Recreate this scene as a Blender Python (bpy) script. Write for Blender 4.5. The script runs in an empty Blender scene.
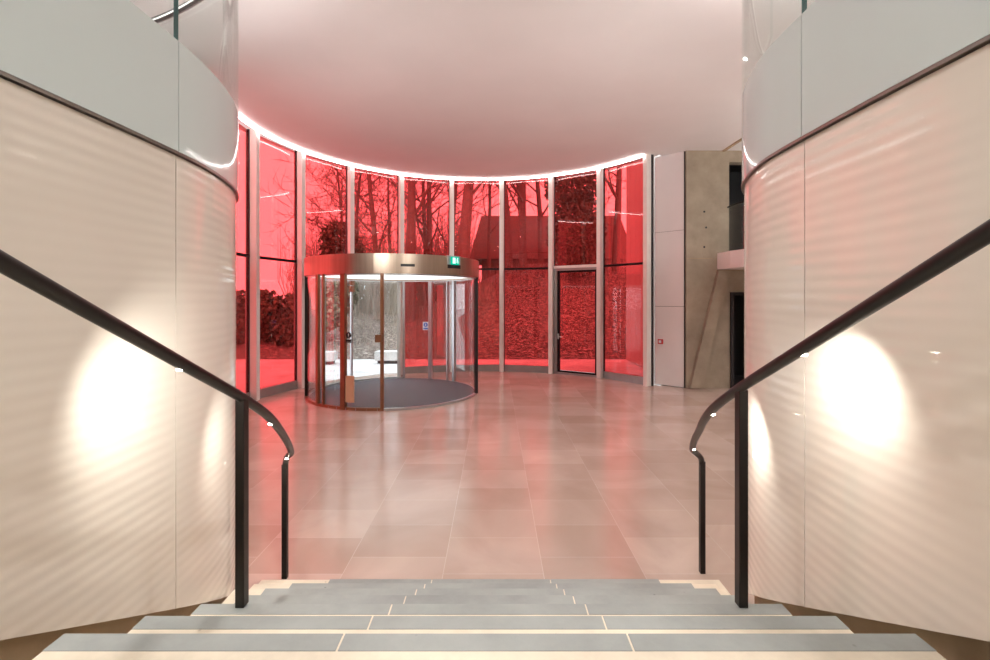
import bpy, math, random
from mathutils import Vector, Matrix
PI = math.pi
scene = bpy.context.scene
COL = scene.collection

# ------------------------------------------------------------------ camera
EYE = 1.95
F = 480.0
cam_d = bpy.data.cameras.new('camera')
cam = bpy.data.objects.new('camera', cam_d); COL.objects.link(cam)
cam.location = (0, 0, EYE); cam.rotation_euler = (PI/2, 0, 0)
cam_d.sensor_width = 36; cam_d.lens = F/990*36
cam_d.shift_y = -30/990
cam_d.clip_start = 0.05; cam_d.clip_end = 400
scene.camera = cam

# ------------------------------------------------------------------ render look
vs = scene.view_settings
vs.view_transform = 'Standard'; vs.look = 'None'; vs.gamma = 1; vs.use_curve_mapping = False
vs.exposure = 0.0
cy = scene.cycles
cy.use_denoising = True
cy.max_bounces = 10; cy.diffuse_bounces = 5; cy.glossy_bounces = 5
cy.transparent_max_bounces = 24; cy.transmission_bounces = 8
cy.sample_clamp_indirect = 6.0
cy.caustics_reflective = False; cy.caustics_refractive = False

# ------------------------------------------------------------------ sky (bright overcast)
SKY = 4.0
world = bpy.data.worlds.new('overcast_sky'); scene.world = world; world.use_nodes = True
nt = world.node_tree; nt.nodes.clear()
wo = nt.nodes.new('ShaderNodeOutputWorld'); bg = nt.nodes.new('ShaderNodeBackground')
tc = nt.nodes.new('ShaderNodeTexCoord'); nz = nt.nodes.new('ShaderNodeTexNoise'); cr = nt.nodes.new('ShaderNodeValToRGB')
nz.inputs['Scale'].default_value = 1.6; nz.inputs['Detail'].default_value = 4
cr.color_ramp.elements[0].position = .3; cr.color_ramp.elements[0].color = (.80, .86, .96, 1)
cr.color_ramp.elements[1].position = .7; cr.color_ramp.elements[1].color = (1, 1, 1, 1)
nt.links.new(tc.outputs['Generated'], nz.inputs['Vector']); nt.links.new(nz.outputs['Fac'], cr.inputs['Fac'])
nt.links.new(cr.outputs['Color'], bg.inputs['Color']); bg.inputs['Strength'].default_value = SKY
nt.links.new(bg.outputs['Background'], wo.inputs['Surface'])

DOWNLIGHT_W = 29      # recessed ceiling lamps
RAIL_W = 11            # handrail lamps
FILL_W = 62          # unseen fill lights added to brighten the lobby ceiling
LED_E = 19             # ceiling LED line

# ------------------------------------------------------------------ helpers
def tag(o, label=None, cat=None, group=None, kind=None):
    if label: o['label'] = label
    if cat: o['category'] = cat
    if group: o['group'] = group
    if kind: o['kind'] = kind
    return o

def empty(name, loc=(0, 0, 0), rz=0, **k):
    o = bpy.data.objects.new(name, None); COL.objects.link(o)
    o.location = loc; o.rotation_euler = (0, 0, rz); o.empty_display_size = .1
    return tag(o, **k)

class MB:
    def __init__(s): s.v = []; s.f = []; s.mi = []; s.cur = 0; s.M = None
    def _v(s, p):
        p = Vector(p)
        if s.M: p = s.M @ p
        s.v.append(tuple(p)); return len(s.v)-1
    def face(s, idx): s.f.append(tuple(idx)); s.mi.append(s.cur)
    def box(s, a, b):
        x0, y0, z0 = a; x1, y1, z1 = b
        i = [s._v(p) for p in ((x0,y0,z0),(x1,y0,z0),(x1,y1,z0),(x0,y1,z0),(x0,y0,z1),(x1,y0,z1),(x1,y1,z1),(x0,y1,z1))]
        for q in ((0,3,2,1),(4,5,6,7),(0,1,5,4),(1,2,6,5),(2,3,7,6),(3,0,4,7)): s.face([i[k] for k in q])
        return s
    def prism(s, poly, z0, z1):
        n = len(poly)
        a = [s._v((p[0], p[1], z0)) for p in poly]; b = [s._v((p[0], p[1], z1)) for p in poly]
        s.face(list(reversed(a))); s.face(b)
        for k in range(n):
            j = (k+1) % n; s.face((a[k], a[j], b[j], b[k]))
        return s
    def extrude_x(s, poly, x0, x1):      # poly of (y,z)
        n = len(poly)
        a = [s._v((x0, p[0], p[1])) for p in poly]; b = [s._v((x1, p[0], p[1])) for p in poly]
        s.face(a); s.face(list(reversed(b)))
        for k in range(n):
            j = (k+1) % n; s.face((a[j], a[k], b[k], b[j]))
        return s
    def sheet(s, inner, outer, zb, zt):  # thick curved wall between two plan lines, zb/zt lists or numbers
        n = len(inner)
        zb = zb if isinstance(zb, list) else [zb]*n
        zt = zt if isinstance(zt, list) else [zt]*n
        R = []
        for k in range(n):
            R.append([s._v((*inner[k], zb[k])), s._v((*inner[k], zt[k])), s._v((*outer[k], zt[k])), s._v((*outer[k], zb[k]))])
        for k in range(n-1):
            for j in range(4):
                jj = (j+1) % 4; s.face((R[k][j], R[k+1][j], R[k+1][jj], R[k][jj]))
        s.face(R[0]); s.face(list(reversed(R[-1])))
        return s
    def tube(s, pts, r, n=10, caps=True):
        pts = [Vector(p) for p in pts]
        rs = r if isinstance(r, (list, tuple)) else [r]*len(pts)
        rings = []; up = None
        for k, p in enumerate(pts):
            d = (pts[min(k+1, len(pts)-1)]-pts[max(k-1, 0)]).normalized()
            if up is None:
                up = Vector((0, 0, 1)) if abs(d.z) < .9 else Vector((1, 0, 0))
            u = d.cross(up).normalized(); w = u.cross(d).normalized(); up = w
            rings.append([s._v(p+(u*math.cos(2*PI*j/n)+w*math.sin(2*PI*j/n))*rs[k]) for j in range(n)])
        for k in range(len(rings)-1):
            for j in range(n):
                jj = (j+1) % n; s.face((rings[k][j], rings[k][jj], rings[k+1][jj], rings[k+1][j]))
        if caps: s.face(list(reversed(rings[0]))); s.face(rings[-1])
        return s
    def disc(s, c, r, z0, z1, n=32):
        return s.prism([(c[0]+r*math.cos(2*PI*k/n), c[1]+r*math.sin(2*PI*k/n)) for k in range(n)], z0, z1)
    def build(s, name, mat, parent=None, smooth=False, bevel=0, loc=None):
        me = bpy.data.meshes.new(name); me.from_pydata(s.v, [], s.f); me.update()
        mats = mat if isinstance(mat, (list, tuple)) else [mat]
        for m in mats: me.materials.append(m)
        if len(mats) > 1: me.polygons.foreach_set('material_index', s.mi)
        if smooth:
            me.polygons.foreach_set('use_smooth', [True]*len(me.polygons))
            try: me.set_sharp_from_angle(angle=math.radians(40))
            except Exception: pass
        o = bpy.data.objects.new(name, me); COL.objects.link(o)
        if parent: o.parent = parent
        if loc: o.location = loc
        if bevel:
            b = o.modifiers.new('bevel', 'BEVEL'); b.width = bevel; b.segments = 2; b.limit_method = 'ANGLE'
        return o

def copy_tree(o, parent=None):
    c = o.copy(); COL.objects.link(c); c.parent = parent
    for ch in list(o.children): copy_tree(ch, c)
    return c

# ------------------------------------------------------------------ materials
def mat_new(name):
    m = bpy.data.materials.new(name); m.use_nodes = True; return m, m.node_tree, m.node_tree.nodes['Principled BSDF']
def rgba(c): return (c[0], c[1], c[2], 1)

def plain(name, col, rough=.5, metal=0, spec=.5, vary=.06, scale=6, bump=0, coat=0, stretch=(1,1,1)):
    m, t, p = mat_new(name)
    co = t.nodes.new('ShaderNodeTexCoord'); mp = t.nodes.new('ShaderNodeMapping'); mp.inputs['Scale'].default_value = stretch
    n = t.nodes.new('ShaderNodeTexNoise'); n.inputs['Scale'].default_value = scale; n.inputs['Detail'].default_value = 5
    r = t.nodes.new('ShaderNodeValToRGB')
    r.color_ramp.elements[0].position = .3; r.color_ramp.elements[1].position = .7
    r.color_ramp.elements[0].color = rgba([c*(1-vary) for c in col]); r.color_ramp.elements[1].color = rgba([min(1, c*(1+vary)) for c in col])
    t.links.new(co.outputs['Object'], mp.inputs['Vector']); t.links.new(mp.outputs['Vector'], n.inputs['Vector'])
    t.links.new(n.outputs['Fac'], r.inputs['Fac']); t.links.new(r.outputs['Color'], p.inputs['Base Color'])
    p.inputs['Roughness'].default_value = rough; p.inputs['Metallic'].default_value = metal
    p.inputs['Specular IOR Level'].default_value = spec
    if coat: p.inputs['Coat Weight'].default_value = coat; p.inputs['Coat Roughness'].default_value = .05
    if bump:
        b = t.nodes.new('ShaderNodeBump'); b.inputs['Distance'].default_value = bump
        t.links.new(n.outputs['Fac'], b.inputs['Height']); t.links.new(b.outputs['Normal'], p.inputs['Normal'])
    return m

def emit(name, col, s):
    m, t, p = mat_new(name); t.nodes.remove(p)
    e = t.nodes.new('ShaderNodeEmission'); e.inputs['Color'].default_value = rgba(col); e.inputs['Strength'].default_value = s
    t.links.new(e.outputs['Emission'], t.nodes['Material Output'].inputs['Surface']); return m

def glass(name, tint, ior=1.5, rough=0.0, refl=(1, 1, 1), gain=1.0):
    m, t, p = mat_new(name); t.nodes.remove(p)
    tr = t.nodes.new('ShaderNodeBsdfTransparent'); tr.inputs['Color'].default_value = rgba(tint)
    g = t.nodes.new('ShaderNodeBsdfGlossy'); g.inputs['Roughness'].default_value = rough; g.inputs['Color'].default_value = rgba(refl)
    fr = t.nodes.new('ShaderNodeLayerWeight'); fr.inputs['Blend'].default_value = .5
    pw = t.nodes.new('ShaderNodeMath'); pw.operation = 'POWER'; pw.inputs[1].default_value = 5
    mu = t.nodes.new('ShaderNodeMath'); mu.operation = 'MULTIPLY_ADD'; f0 = ((ior-1)/(ior+1))**2*gain; mu.inputs[1].default_value = (1-f0)*.6; mu.inputs[2].default_value = f0; mu.use_clamp = True
    mx = t.nodes.new('ShaderNodeMixShader')
    t.links.new(fr.outputs['Facing'], pw.inputs[0]); t.links.new(pw.outputs[0], mu.inputs[0]); t.links.new(mu.outputs[0], mx.inputs['Fac'])
    t.links.new(tr.outputs['BSDF'], mx.inputs[1]); t.links.new(g.outputs['BSDF'], mx.inputs[2])
    t.links.new(mx.outputs['Shader'], t.nodes['Material Output'].inputs['Surface']); return m

def cream_material():
    m, t, p = mat_new('glossy_cream_panel')
    co = t.nodes.new('ShaderNodeTexCoord')
    w = t.nodes.new('ShaderNodeTexWave'); w.wave_type = 'BANDS'; w.bands_direction = 'Z'
    w.inputs['Scale'].default_value = 7; w.inputs['Distortion'].default_value = 2.2; w.inputs['Detail'].default_value = 1
    w.inputs['Detail Scale'].default_value = .12
    t.links.new(co.outputs['Object'], w.inputs['Vector'])
    b = t.nodes.new('ShaderNodeBump'); b.inputs['Strength'].default_value = 1; b.inputs['Distance'].default_value = .0006
    t.links.new(w.outputs['Fac'], b.inputs['Height']); t.links.new(b.outputs['Normal'], p.inputs['Normal'])
    n = t.nodes.new('ShaderNodeTexNoise'); n.inputs['Scale'].default_value = .7
    mp = t.nodes.new('ShaderNodeMapping'); mp.inputs['Scale'].default_value = (1, 1, 5)
    t.links.new(co.outputs['Object'], mp.inputs['Vector']); t.links.new(mp.outputs['Vector'], n.inputs['Vector'])
    r = t.nodes.new('ShaderNodeValToRGB'); r.color_ramp.elements[0].color = (.72, .67, .60, 1); r.color_ramp.elements[1].color = (.78, .73, .66, 1)
    t.links.new(n.outputs['Fac'], r.inputs['Fac']); t.links.new(r.outputs['Color'], p.inputs['Base Color'])
    p.inputs['Roughness'].default_value = .09; p.inputs['IOR'].default_value = 1.5
    return m

def floor_material():
    m, t, p = mat_new('sandstone_floor')
    co = t.nodes.new('ShaderNodeTexCoord'); mp = t.nodes.new('ShaderNodeMapping')
    mp.inputs['Rotation'].default_value = (0, 0, -PI/2)   # rows run in depth
    mp.inputs['Location'].default_value = (0, .345, 0)
    br = t.nodes.new('ShaderNodeTexBrick'); br.offset = .43; br.offset_frequency = 2; br.squash = 1
    br.inputs['Scale'].default_value = 1; br.inputs['Brick Width'].default_value = .52; br.inputs['Row Height'].default_value = .715
    br.inputs['Mortar Size'].default_value = .0024; br.inputs['Mortar Smooth'].default_value = .1; br.inputs['Bias'].default_value = 0
    br.inputs['Color1'].default_value = (.62, .50, .43, 1); br.inputs['Color2'].default_value = (.50, .385, .32, 1); br.inputs['Mortar'].default_value = (.66, .57, .50, 1)
    t.links.new(co.outputs['Object'], mp.inputs['Vector']); t.links.new(mp.outputs['Vector'], br.inputs['Vector'])
    n = t.nodes.new('ShaderNodeTexNoise'); n.inputs['Scale'].default_value = 1.1; n.inputs['Detail'].default_value = 8; n.inputs['Distortion'].default_value = 1.1
    t.links.new(co.outputs['Object'], n.inputs['Vector'])
    r = t.nodes.new('ShaderNodeValToRGB'); r.color_ramp.elements[0].position = .25; r.color_ramp.elements[1].position = .75
    r.color_ramp.elements[0].color = (.76, .73, .71, 1); r.color_ramp.elements[1].color = (1, 1, 1, 1)
    t.links.new(n.outputs['Fac'], r.inputs['Fac'])
    mx = t.nodes.new('ShaderNodeMixRGB'); mx.blend_type = 'MULTIPLY'; mx.inputs['Fac'].default_value = 1
    t.links.new(br.outputs['Color'], mx.inputs[1]); t.links.new(r.outputs['Color'], mx.inputs[2])
    t.links.new(mx.outputs['Color'], p.inputs['Base Color'])
    n2 = t.nodes.new('ShaderNodeTexNoise'); n2.inputs['Scale'].default_value = 3; n2.inputs['Detail'].default_value = 3
    t.links.new(co.outputs['Object'], n2.inputs['Vector'])
    mr = t.nodes.new('ShaderNodeMapRange'); mr.inputs['To Min'].default_value = .10; mr.inputs['To Max'].default_value = .24
    t.links.new(n2.outputs['Fac'], mr.inputs['Value']); t.links.new(mr.outputs['Result'], p.inputs['Roughness'])
    b = t.nodes.new('ShaderNodeBump'); b.inputs['Distance'].default_value = .0012; b.inputs['Strength'].default_value = .5
    t.links.new(n2.outputs['Fac'], b.inputs['Height']); t.links.new(b.outputs['Normal'], p.inputs['Normal'])
    p.inputs['Specular IOR Level'].default_value = .6
    return m

def concrete(name, col, joint=None):
    m, t, p = mat_new(name)
    co = t.nodes.new('ShaderNodeTexCoord')
    n = t.nodes.new('ShaderNodeTexNoise'); n.inputs['Scale'].default_value = 1.4; n.inputs['Detail'].default_value = 9; n.inputs['Roughness'].default_value = .65
    t.links.new(co.outputs['Object'], n.inputs['Vector'])
    r = t.nodes.new('ShaderNodeValToRGB'); r.color_ramp.elements[0].position = .3; r.color_ramp.elements[1].position = .72
    r.color_ramp.elements[0].color = rgba([c*.72 for c in col]); r.color_ramp.elements[1].color = rgba([c*1.22 for c in col])
    t.links.new(n.outputs['Fac'], r.inputs['Fac'])
    v = t.nodes.new('ShaderNodeTexVoronoi'); v.inputs['Scale'].default_value = 9
    t.links.new(co.outputs['Object'], v.inputs['Vector'])
    r2 = t.nodes.new('ShaderNodeValToRGB'); r2.color_ramp.elements[0].position = .03; r2.color_ramp.elements[0].color = (.4, .4, .4, 1); r2.color_ramp.elements[1].position = .07
    t.links.new(v.outputs['Distance'], r2.inputs['Fac'])
    mx = t.nodes.new('ShaderNodeMixRGB'); mx.blend_type = 'MULTIPLY'; mx.inputs['Fac'].default_value = .6
    t.links.new(r.outputs['Color'], mx.inputs[1]); t.links.new(r2.outputs['Color'], mx.inputs[2])
    t.links.new(mx.outputs['Color'], p.inputs['Base Color']); p.inputs['Roughness'].default_value = .7
    b = t.nodes.new('ShaderNodeBump'); b.inputs['Distance'].default_value = .004
    t.links.new(n.outputs['Fac'], b.inputs['Height']); t.links.new(b.outputs['Normal'], p.inputs['Normal'])
    return m

def litter_material():
    m, t, p = mat_new('leaf_litter')
    co = t.nodes.new('ShaderNodeTexCoord')
    n = t.nodes.new('ShaderNodeTexNoise'); n.inputs['Scale'].default_value = 6; n.inputs['Detail'].default_value = 6; n.inputs['Roughness'].default_value = .95
    t.links.new(co.outputs['Object'], n.inputs['Vector'])
    r = t.nodes.new('ShaderNodeValToRGB'); e = r.color_ramp.elements
    e[0].position = .40; e[0].color = (.02, .015, .012, 1); e[1].position = .62; e[1].color = (.62, .55, .48, 1)
    k = e.new(.51); k.color = (.10, .072, .055, 1)
    t.links.new(n.outputs['Fac'], r.inputs['Fac']); t.links.new(r.outputs['Color'], p.inputs['Base Color'])
    p.inputs['Roughness'].default_value = .95
    return m

def mat_material():
    m, t, p = mat_new('ribbed_charcoal_matting')
    co = t.nodes.new('ShaderNodeTexCoord')
    mp = t.nodes.new('ShaderNodeMapping'); mp.inputs['Rotation'].default_value = (0, 0, math.radians(38))
    w = t.nodes.new('ShaderNodeTexWave'); w.inputs['Scale'].default_value = 6; w.inputs['Distortion'].default_value = .3
    t.links.new(co.outputs['Object'], mp.inputs['Vector']); t.links.new(mp.outputs['Vector'], w.inputs['Vector'])
    r = t.nodes.new('ShaderNodeValToRGB'); r.color_ramp.elements[0].color = (.035, .035, .045, 1); r.color_ramp.elements[1].color = (.13, .13, .15, 1)
    t.links.new(w.outputs['Fac'], r.inputs['Fac']); t.links.new(r.outputs['Color'], p.inputs['Base Color'])
    b = t.nodes.new('ShaderNodeBump'); b.inputs['Distance'].default_value = .006
    t.links.new(w.outputs['Fac'], b.inputs['Height']); t.links.new(b.outputs['Normal'], p.inputs['Normal'])
    p.inputs['Roughness'].default_value = .8
    return m

CREAM = cream_material()
FLOOR = floor_material()
CEIL = plain('white_plaster', (.82, .79, .78), .75, vary=.02, scale=1.2)
WHITE = plain('white_wall_panel', (.80, .77, .76), .45, vary=.02, scale=2)
POST = plain('white_coated_metal', (.82, .78, .74), .35, vary=.02)
FROST = plain('pale_green_back_painted_glass', (.60, .69, .69), .06, vary=.015, scale=2, spec=.6)
CLEAR = glass('clear_glass', (.95, .975, .97), 1.5)
DOORGLASS = glass('door_glass', (.97, .98, .98), 1.5)
EDGE = plain('green_glass_edge', (.04, .13, .125), .2)
RED = glass('red_glass', (.85, .265, .265), 1.5, refl=(1, .93, .93), gain=1.0)
STEEL = plain('satin_steel_channel', (.22, .20, .18), .3, metal=.9, vary=.05)
BLACK = plain('black_bronze', (.006, .0045, .004), .34, vary=.1, spec=.35)
BLACKM = plain('matt_black_frame', (.012, .010, .012), .5)
DARKRED = plain('dark_window_bar', (.012, .006, .008), .6, spec=.2)
BRONZE = plain('brushed_bronze', (.44, .345, .27), .33, metal=1, vary=.10, scale=3, stretch=(6, 6, .2))
BROWNF = plain('bronze_door_frame', (.30, .15, .085), .32, metal=.8, vary=.06)
ALU = plain('grey_aluminium', (.52, .53, .55), .3, metal=.85, vary=.04)
SILL = plain('grey_sill_panel', (.34, .33, .32), .35, metal=.5)
CREAMST = concrete('cream_step_stone', (.78, .70, .56)); GREYST = concrete('grey_nosing_stone', (.34, .365, .35))
CONC = concrete('board_marked_concrete', (.36, .30, .225)); CONCD = concrete('raw_stair_concrete', (.42, .32, .21))
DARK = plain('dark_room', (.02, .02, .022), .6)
LED = emit('led_line', (1, .93, .90), LED_E); LAMP = emit('lamp_face', (1, .9, .75), 30); RLAMP = emit('rail_lamp_face', (1, .92, .75), 60)
GALLED = emit('under_rail_led', (1, .95, .9), 1.6)
SOFFIT_GLOW = emit('emissive_daylight_soffit', (1, .99, .97), 1.6)  # emission puts the daylight glow into the white soffit's colour
MATT = mat_material()
PAVING = concrete('pale_paving', (.68, .67, .65)); BENCH = concrete('white_concrete', (.62, .62, .60)); LITTER = litter_material()
BARK = plain('wet_bark', (.20, .16, .13), .9, vary=.3, scale=8); IVY = plain('dark_ivy', (.13, .14, .085), .7, vary=.5, scale=3)
TWIG = plain('pale_twigs', (.34, .29, .24), .9, vary=.3, scale=2)
BRICKB = plain('brown_brick', (.17, .11, .08), .9, vary=.15, scale=4); ROOF = plain('brown_roof', (.15, .10, .08), .85, vary=.2, scale=2)
WING = plain('pale_stone_cladding', (.50, .46, .42), .6, vary=.05)
GREEN = emit('exit_green', (.0, .55, .36), 1.1); SIGNW = emit('exit_white', (.75, 1, .92), 1.3)
STW = plain('sticker_white', (.85, .87, .9), .5, vary=.01); STB = plain('sticker_blue', (.02, .10, .45), .5); STK = plain('sticker_black', (.012, .012, .012), .5)
TAN = plain('tan_panel', (.55, .36, .22), .55, vary=.04); REDP = plain('red_plastic', (.55, .02, .03), .4)

# ------------------------------------------------------------------ plan geometry
def smooth(pts, sub=6):
    out = []
    P = [pts[0]]+list(pts)+[pts[-1]]
    for k in range(1, len(P)-2):
        a, b, c, d = [Vector(q) for q in P[k-1:k+3]]
        for s in range(sub):
            t = s/sub
            out.append(tuple(.5*((2*b)+(-a+c)*t+(2*a-5*b+4*c-d)*t*t+(-a+3*b-3*c+d)*t**3)))
    out.append(tuple(pts[-1])); return out
def offset(c, d):
    o = []
    for k in range(len(c)):
        a = Vector(c[max(k-1, 0)]); b = Vector(c[min(k+1, len(c)-1)]); t = (b-a).normalized()
        o.append((c[k][0]+t.y*d, c[k][1]-t.x*d))
    return o
LPL = [(-1.9,-6.0),(-1.75,-4.0),(-1.55,-2.0),(-1.42,-.4),(-1.375,.7),(-1.352,1.3),(-1.343,1.65),(-1.343,2.02),(-1.358,2.24),(-1.395,2.45),(-1.462,2.68),(-1.575,2.92),(-1.74,3.15),(-1.96,3.4),(-2.32,3.66),(-2.85,3.92),(-3.6,4.15),(-4.6,4.3),(-8,4.4)]
RPL = [(1.9,-6.0),(1.65,-4.0),(1.4,-2.0),(1.24,-.4),(1.18,.6),(1.172,1.1),(1.172,1.5),(1.18,1.83),(1.188,2.0),(1.21,2.18),(1.283,2.44),(1.392,2.68),(1.55,2.9),(1.75,3.1),(2.02,3.32),(2.42,3.52),(3.0,3.7),(3.9,3.85),(5.2,4.0),(8,4.05)]
LC = smooth(LPL); RC = smooth(RPL)
JZ = EYE+.62; FZ = EYE+.62*1.757; GZ = 2.98; CZ = 5.25

CX, CY, CR = -.35, 8.8, 4.45
A0, DA = -1.449, .3143
def cpt(a, r=CR): return (CX+r*math.sin(a), CY+r*math.cos(a))
ANG = [A0+DA*i for i in range(9)]
LANG = [A0-DA*2, A0-DA]
ALLA = LANG+ANG

# ------------------------------------------------------------------ structure: floor, ceiling
arc_out = [cpt(ANG[8]+.03-(ANG[8]+.03-(LANG[0]))*k/60, CR+.16) for k in range(61)]
room = [(-8, -8), (8, -8), (8, 10.85), (4.35, 10.85), (3.95, 11.2)]+arc_out+[(-4.35, 6.55), (-8, 6.55)]
tag(MB().prism(room, -.25, 0).build('floor', FLOOR), kind='structure')
tag(MB().prism(room, CZ, CZ+.35).build('ceiling', CEIL), kind='structure')
# upper landing and gallery floors
def region(curve, sgn):
    pts = [p for p in offset(curve, sgn*.03)]
    return pts
lg = region(LC, -1)+[(-8, -6)]
rg = [p for p in region(RC, 1) if p[0] < 5.3]+[(5.5, 5.2), (5.7, 7), (5.35, 9.0), (5.02, 9.7), (4.92, 10.05), (4.90, 10.59), (8, 10.59), (8, -6)]
tag(MB().prism(lg, 2.62, GZ).build('floor_gallery_left', CEIL), kind='structure')
tag(MB().prism(rg, 2.62, GZ).build('floor_gallery_right', CEIL), kind='structure')
tag(MB().box((-8, -8, 2.6), (8, -2.62, GZ)).build('floor_landing', FLOOR), kind='structure')
tag(MB().box((-8, -8.2, 0), (8, -8, CZ+.3)).build('wall_back', WHITE), kind='structure')
tag(MB().box((-8.2, -8, 0), (-8, 6.7, CZ+.3)).build('wall_far_left', WHITE), kind='structure')
tag(MB().box((8, -8, 0), (8.2, 10.9, CZ+.3)).build('wall_far_right', CONC), kind='structure')
tag(MB().box((-8, 6.5, 0), (-4.27, 6.7, CZ+.3)).build('wall_left_return', WHITE), kind='structure')

# ------------------------------------------------------------------ glossy cream drum walls
def wall_bottom(y, c): return max(.015, min(JZ-.05, EYE-(c+.52*y)))
def nearest_index(curve, y):
    return min(range(len(curve)), key=lambda k: abs(curve[k][1]-y)+(0 if k < len(curve)*.7 else 9))
def drum_wall(name, curve, sgn, c, seams):
    ids = [0]+[nearest_index(curve, y) for y in seams]+[len(curve)-1]
    root = None
    for a, b in zip(ids[:-1], ids[1:]):
        seg = curve[a:b+1]
        # leave a thin open joint at each seam
        seg = list(seg)
        s0 = Vector(seg[0]); s1 = Vector(seg[1]); seg[0] = tuple(s0+(s1-s0).normalized()*.0025)
        e0 = Vector(seg[-1]); e1 = Vector(seg[-2]); seg[-1] = tuple(e0+(e1-e0).normalized()*.0025)
        m = MB().sheet(seg, offset(seg, sgn*.02), [wall_bottom(p[1], c) for p in seg], JZ-.012)
        if root is None:
            full = offset(curve, sgn*.05)
            root = MB().sheet(full, offset(curve, sgn*.15), [max(.002, wall_bottom(p[1], c)-.45) for p in curve], JZ-.02).build(name, CONCD, smooth=True)
            tag(root, kind='structure')
        m.build('cladding_panel', CREAM, root, smooth=True)
    return root
drum_wall('wall_left', LC, -1, .248, [-4, -1.2, 2.02, 4.25])
drum_wall('wall_right', RC, 1, .218, [-4, -1.0, 1.83, 3.95])

def balustrade(name, curve, sgn, seams, end_y, label, far=None):
    root = empty(name, (curve[0][0], curve[0][1], JZ), label=label, cat='balustrade')
    def put(m, nm, mt, **k):
        o = m.build(nm, mt, root, **k); o.location = (-curve[0][0], -curve[0][1], -JZ); return o
    line = list(curve)
    if far: line = [p for p in line if p[0]*sgn < 5.2]+far
    ids = [0]+[nearest_index(line, y) for y in seams]+[len(line)-1]
    top = GZ+1.22
    face = offset(line, -sgn*.012); back = offset(line, sgn*.006)
    put(MB().sheet(offset(line, -sgn*.014), offset(line, sgn*.03), JZ-.009, JZ+.002), 'metal_channel', STEEL, smooth=True)
    for a, b in zip(ids[:-1], ids[1:]):
        f = face[a:b+1]; g = back[a:b+1]
        f = list(f); g = list(g)
        for L in (f, g):
            s0 = Vector(L[0]); s1 = Vector(L[1]); L[0] = tuple(s0+(s1-s0).normalized()*.002)
            e0 = Vector(L[-1]); e1 = Vector(L[-2]); L[-1] = tuple(e0+(e1-e0).normalized()*.002)
        put(MB().sheet(f, g, JZ+.004, FZ), 'frosted_panel', FROST, smooth=True)
        put(MB().sheet(f, g, FZ, top), 'clear_pane', CLEAR, smooth=True)
        if abs(curve[b][1]-(2.02 if sgn < 0 else 1.83)) > .15: continue
        p = Vector(f[-1]); q = Vector(g[-1]); d = (Vector(f[-2])-p).normalized()*.004
        put(MB().sheet([tuple(p), tuple(p+d)], [tuple(q), tuple(q+d)], FZ, top), 'glass_edge', EDGE)
    rail = [(p[0], p[1], top+.01) for p in offset(line, sgn*.0)]
    put(MB().tube(rail, .024, 8), 'top_rail', BLACK, smooth=True)
    inner = offset(line, sgn*.035)
    led = [(p[0], p[1], top-.012) for p in inner[nearest_index(line, 2.2):]]
    put(MB().tube(led, .006, 5), 'under_rail_light', GALLED)
    return root
balustrade('glass_balustrade', LC, -1, [-4, -1.2, 2.02, 2.9, 4.25], 0, 'frosted and clear curved glass balustrade above the cream wall on the left')
balustrade('glass_balustrade', RC, 1, [-4, -1.0, 1.83, 2.75, 3.95], 0, 'frosted and clear curved glass balustrade above the cream wall on the right',
           )
fb = empty('glass_balustrade', (5.6, 8, GZ), label='low clear glass balustrade in the dark upper opening of the concrete wall', cat='balustrade')
FL = smooth([(5.3, 4.4), (5.7, 5.4), (5.9, 7), (5.65, 8.6), (5.3, 9.6), (5.12, 10.1), (5.12, 10.56)])
MB().sheet(FL, offset(FL, .015), GZ, GZ+1.0).build('clear_pane', CLEAR, fb, smooth=True, loc=(-5.6, -8, -GZ))
MB().tube([(p[0], p[1], GZ+1.01) for p in FL], .015, 8).build('top_rail', BLACK, fb, smooth=True, loc=(-5.6, -8, -GZ))

# ------------------------------------------------------------------ right hand lobby walls
def quad_wall(name, p, q, th, z0, z1, m, parent=None):
    P = Vector(p); Q = Vector(q); d = (Q-P).normalized(); n = Vector((-d.y, d.x))*th
    return MB().prism([tuple(P), tuple(Q), tuple(Q+n), tuple(P+n)], z0, z1).build(name, m, parent)
wp = Vector((3.70, 11.12)); wq = Vector((4.20, 10.64))
wall = tag(quad_wall('wall_right_backing', wp, wq, .2, 0, CZ, BLACKM), kind='structure')
wd = (wq-wp).normalized(); wn = Vector((wd.y, -wd.x))*.02
for z0, z1 in ((.012, 1.80), (1.808, 3.50), (3.508, 5.245)):
    P = wp+wd*.02; Q = wq-wd*.012
    MB().prism([tuple(P), tuple(P+wn), tuple(Q+wn), tuple(Q)], z0, z1).build('wall_panel', WHITE, wall)
m = MB()
ox0, ox1 = 5.17, 6.9
for a, b in (((4.22, 10.6, 0), (5.21, 10.85, 2.1)), ((6.4, 10.6, 0), (8, 10.85, 2.1)), ((4.22, 10.6, 2.1), (8, 10.85, GZ)),
             ((4.22, 10.6, GZ), (ox0, 10.85, 5.0)), ((ox1, 10.6, GZ), (8, 10.85, 5.0)), ((4.22, 10.6, 5.0), (8, 10.85, CZ))): m.box(a, b)
cw = tag(m.build('wall_concrete', CONC), kind='structure')
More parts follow.
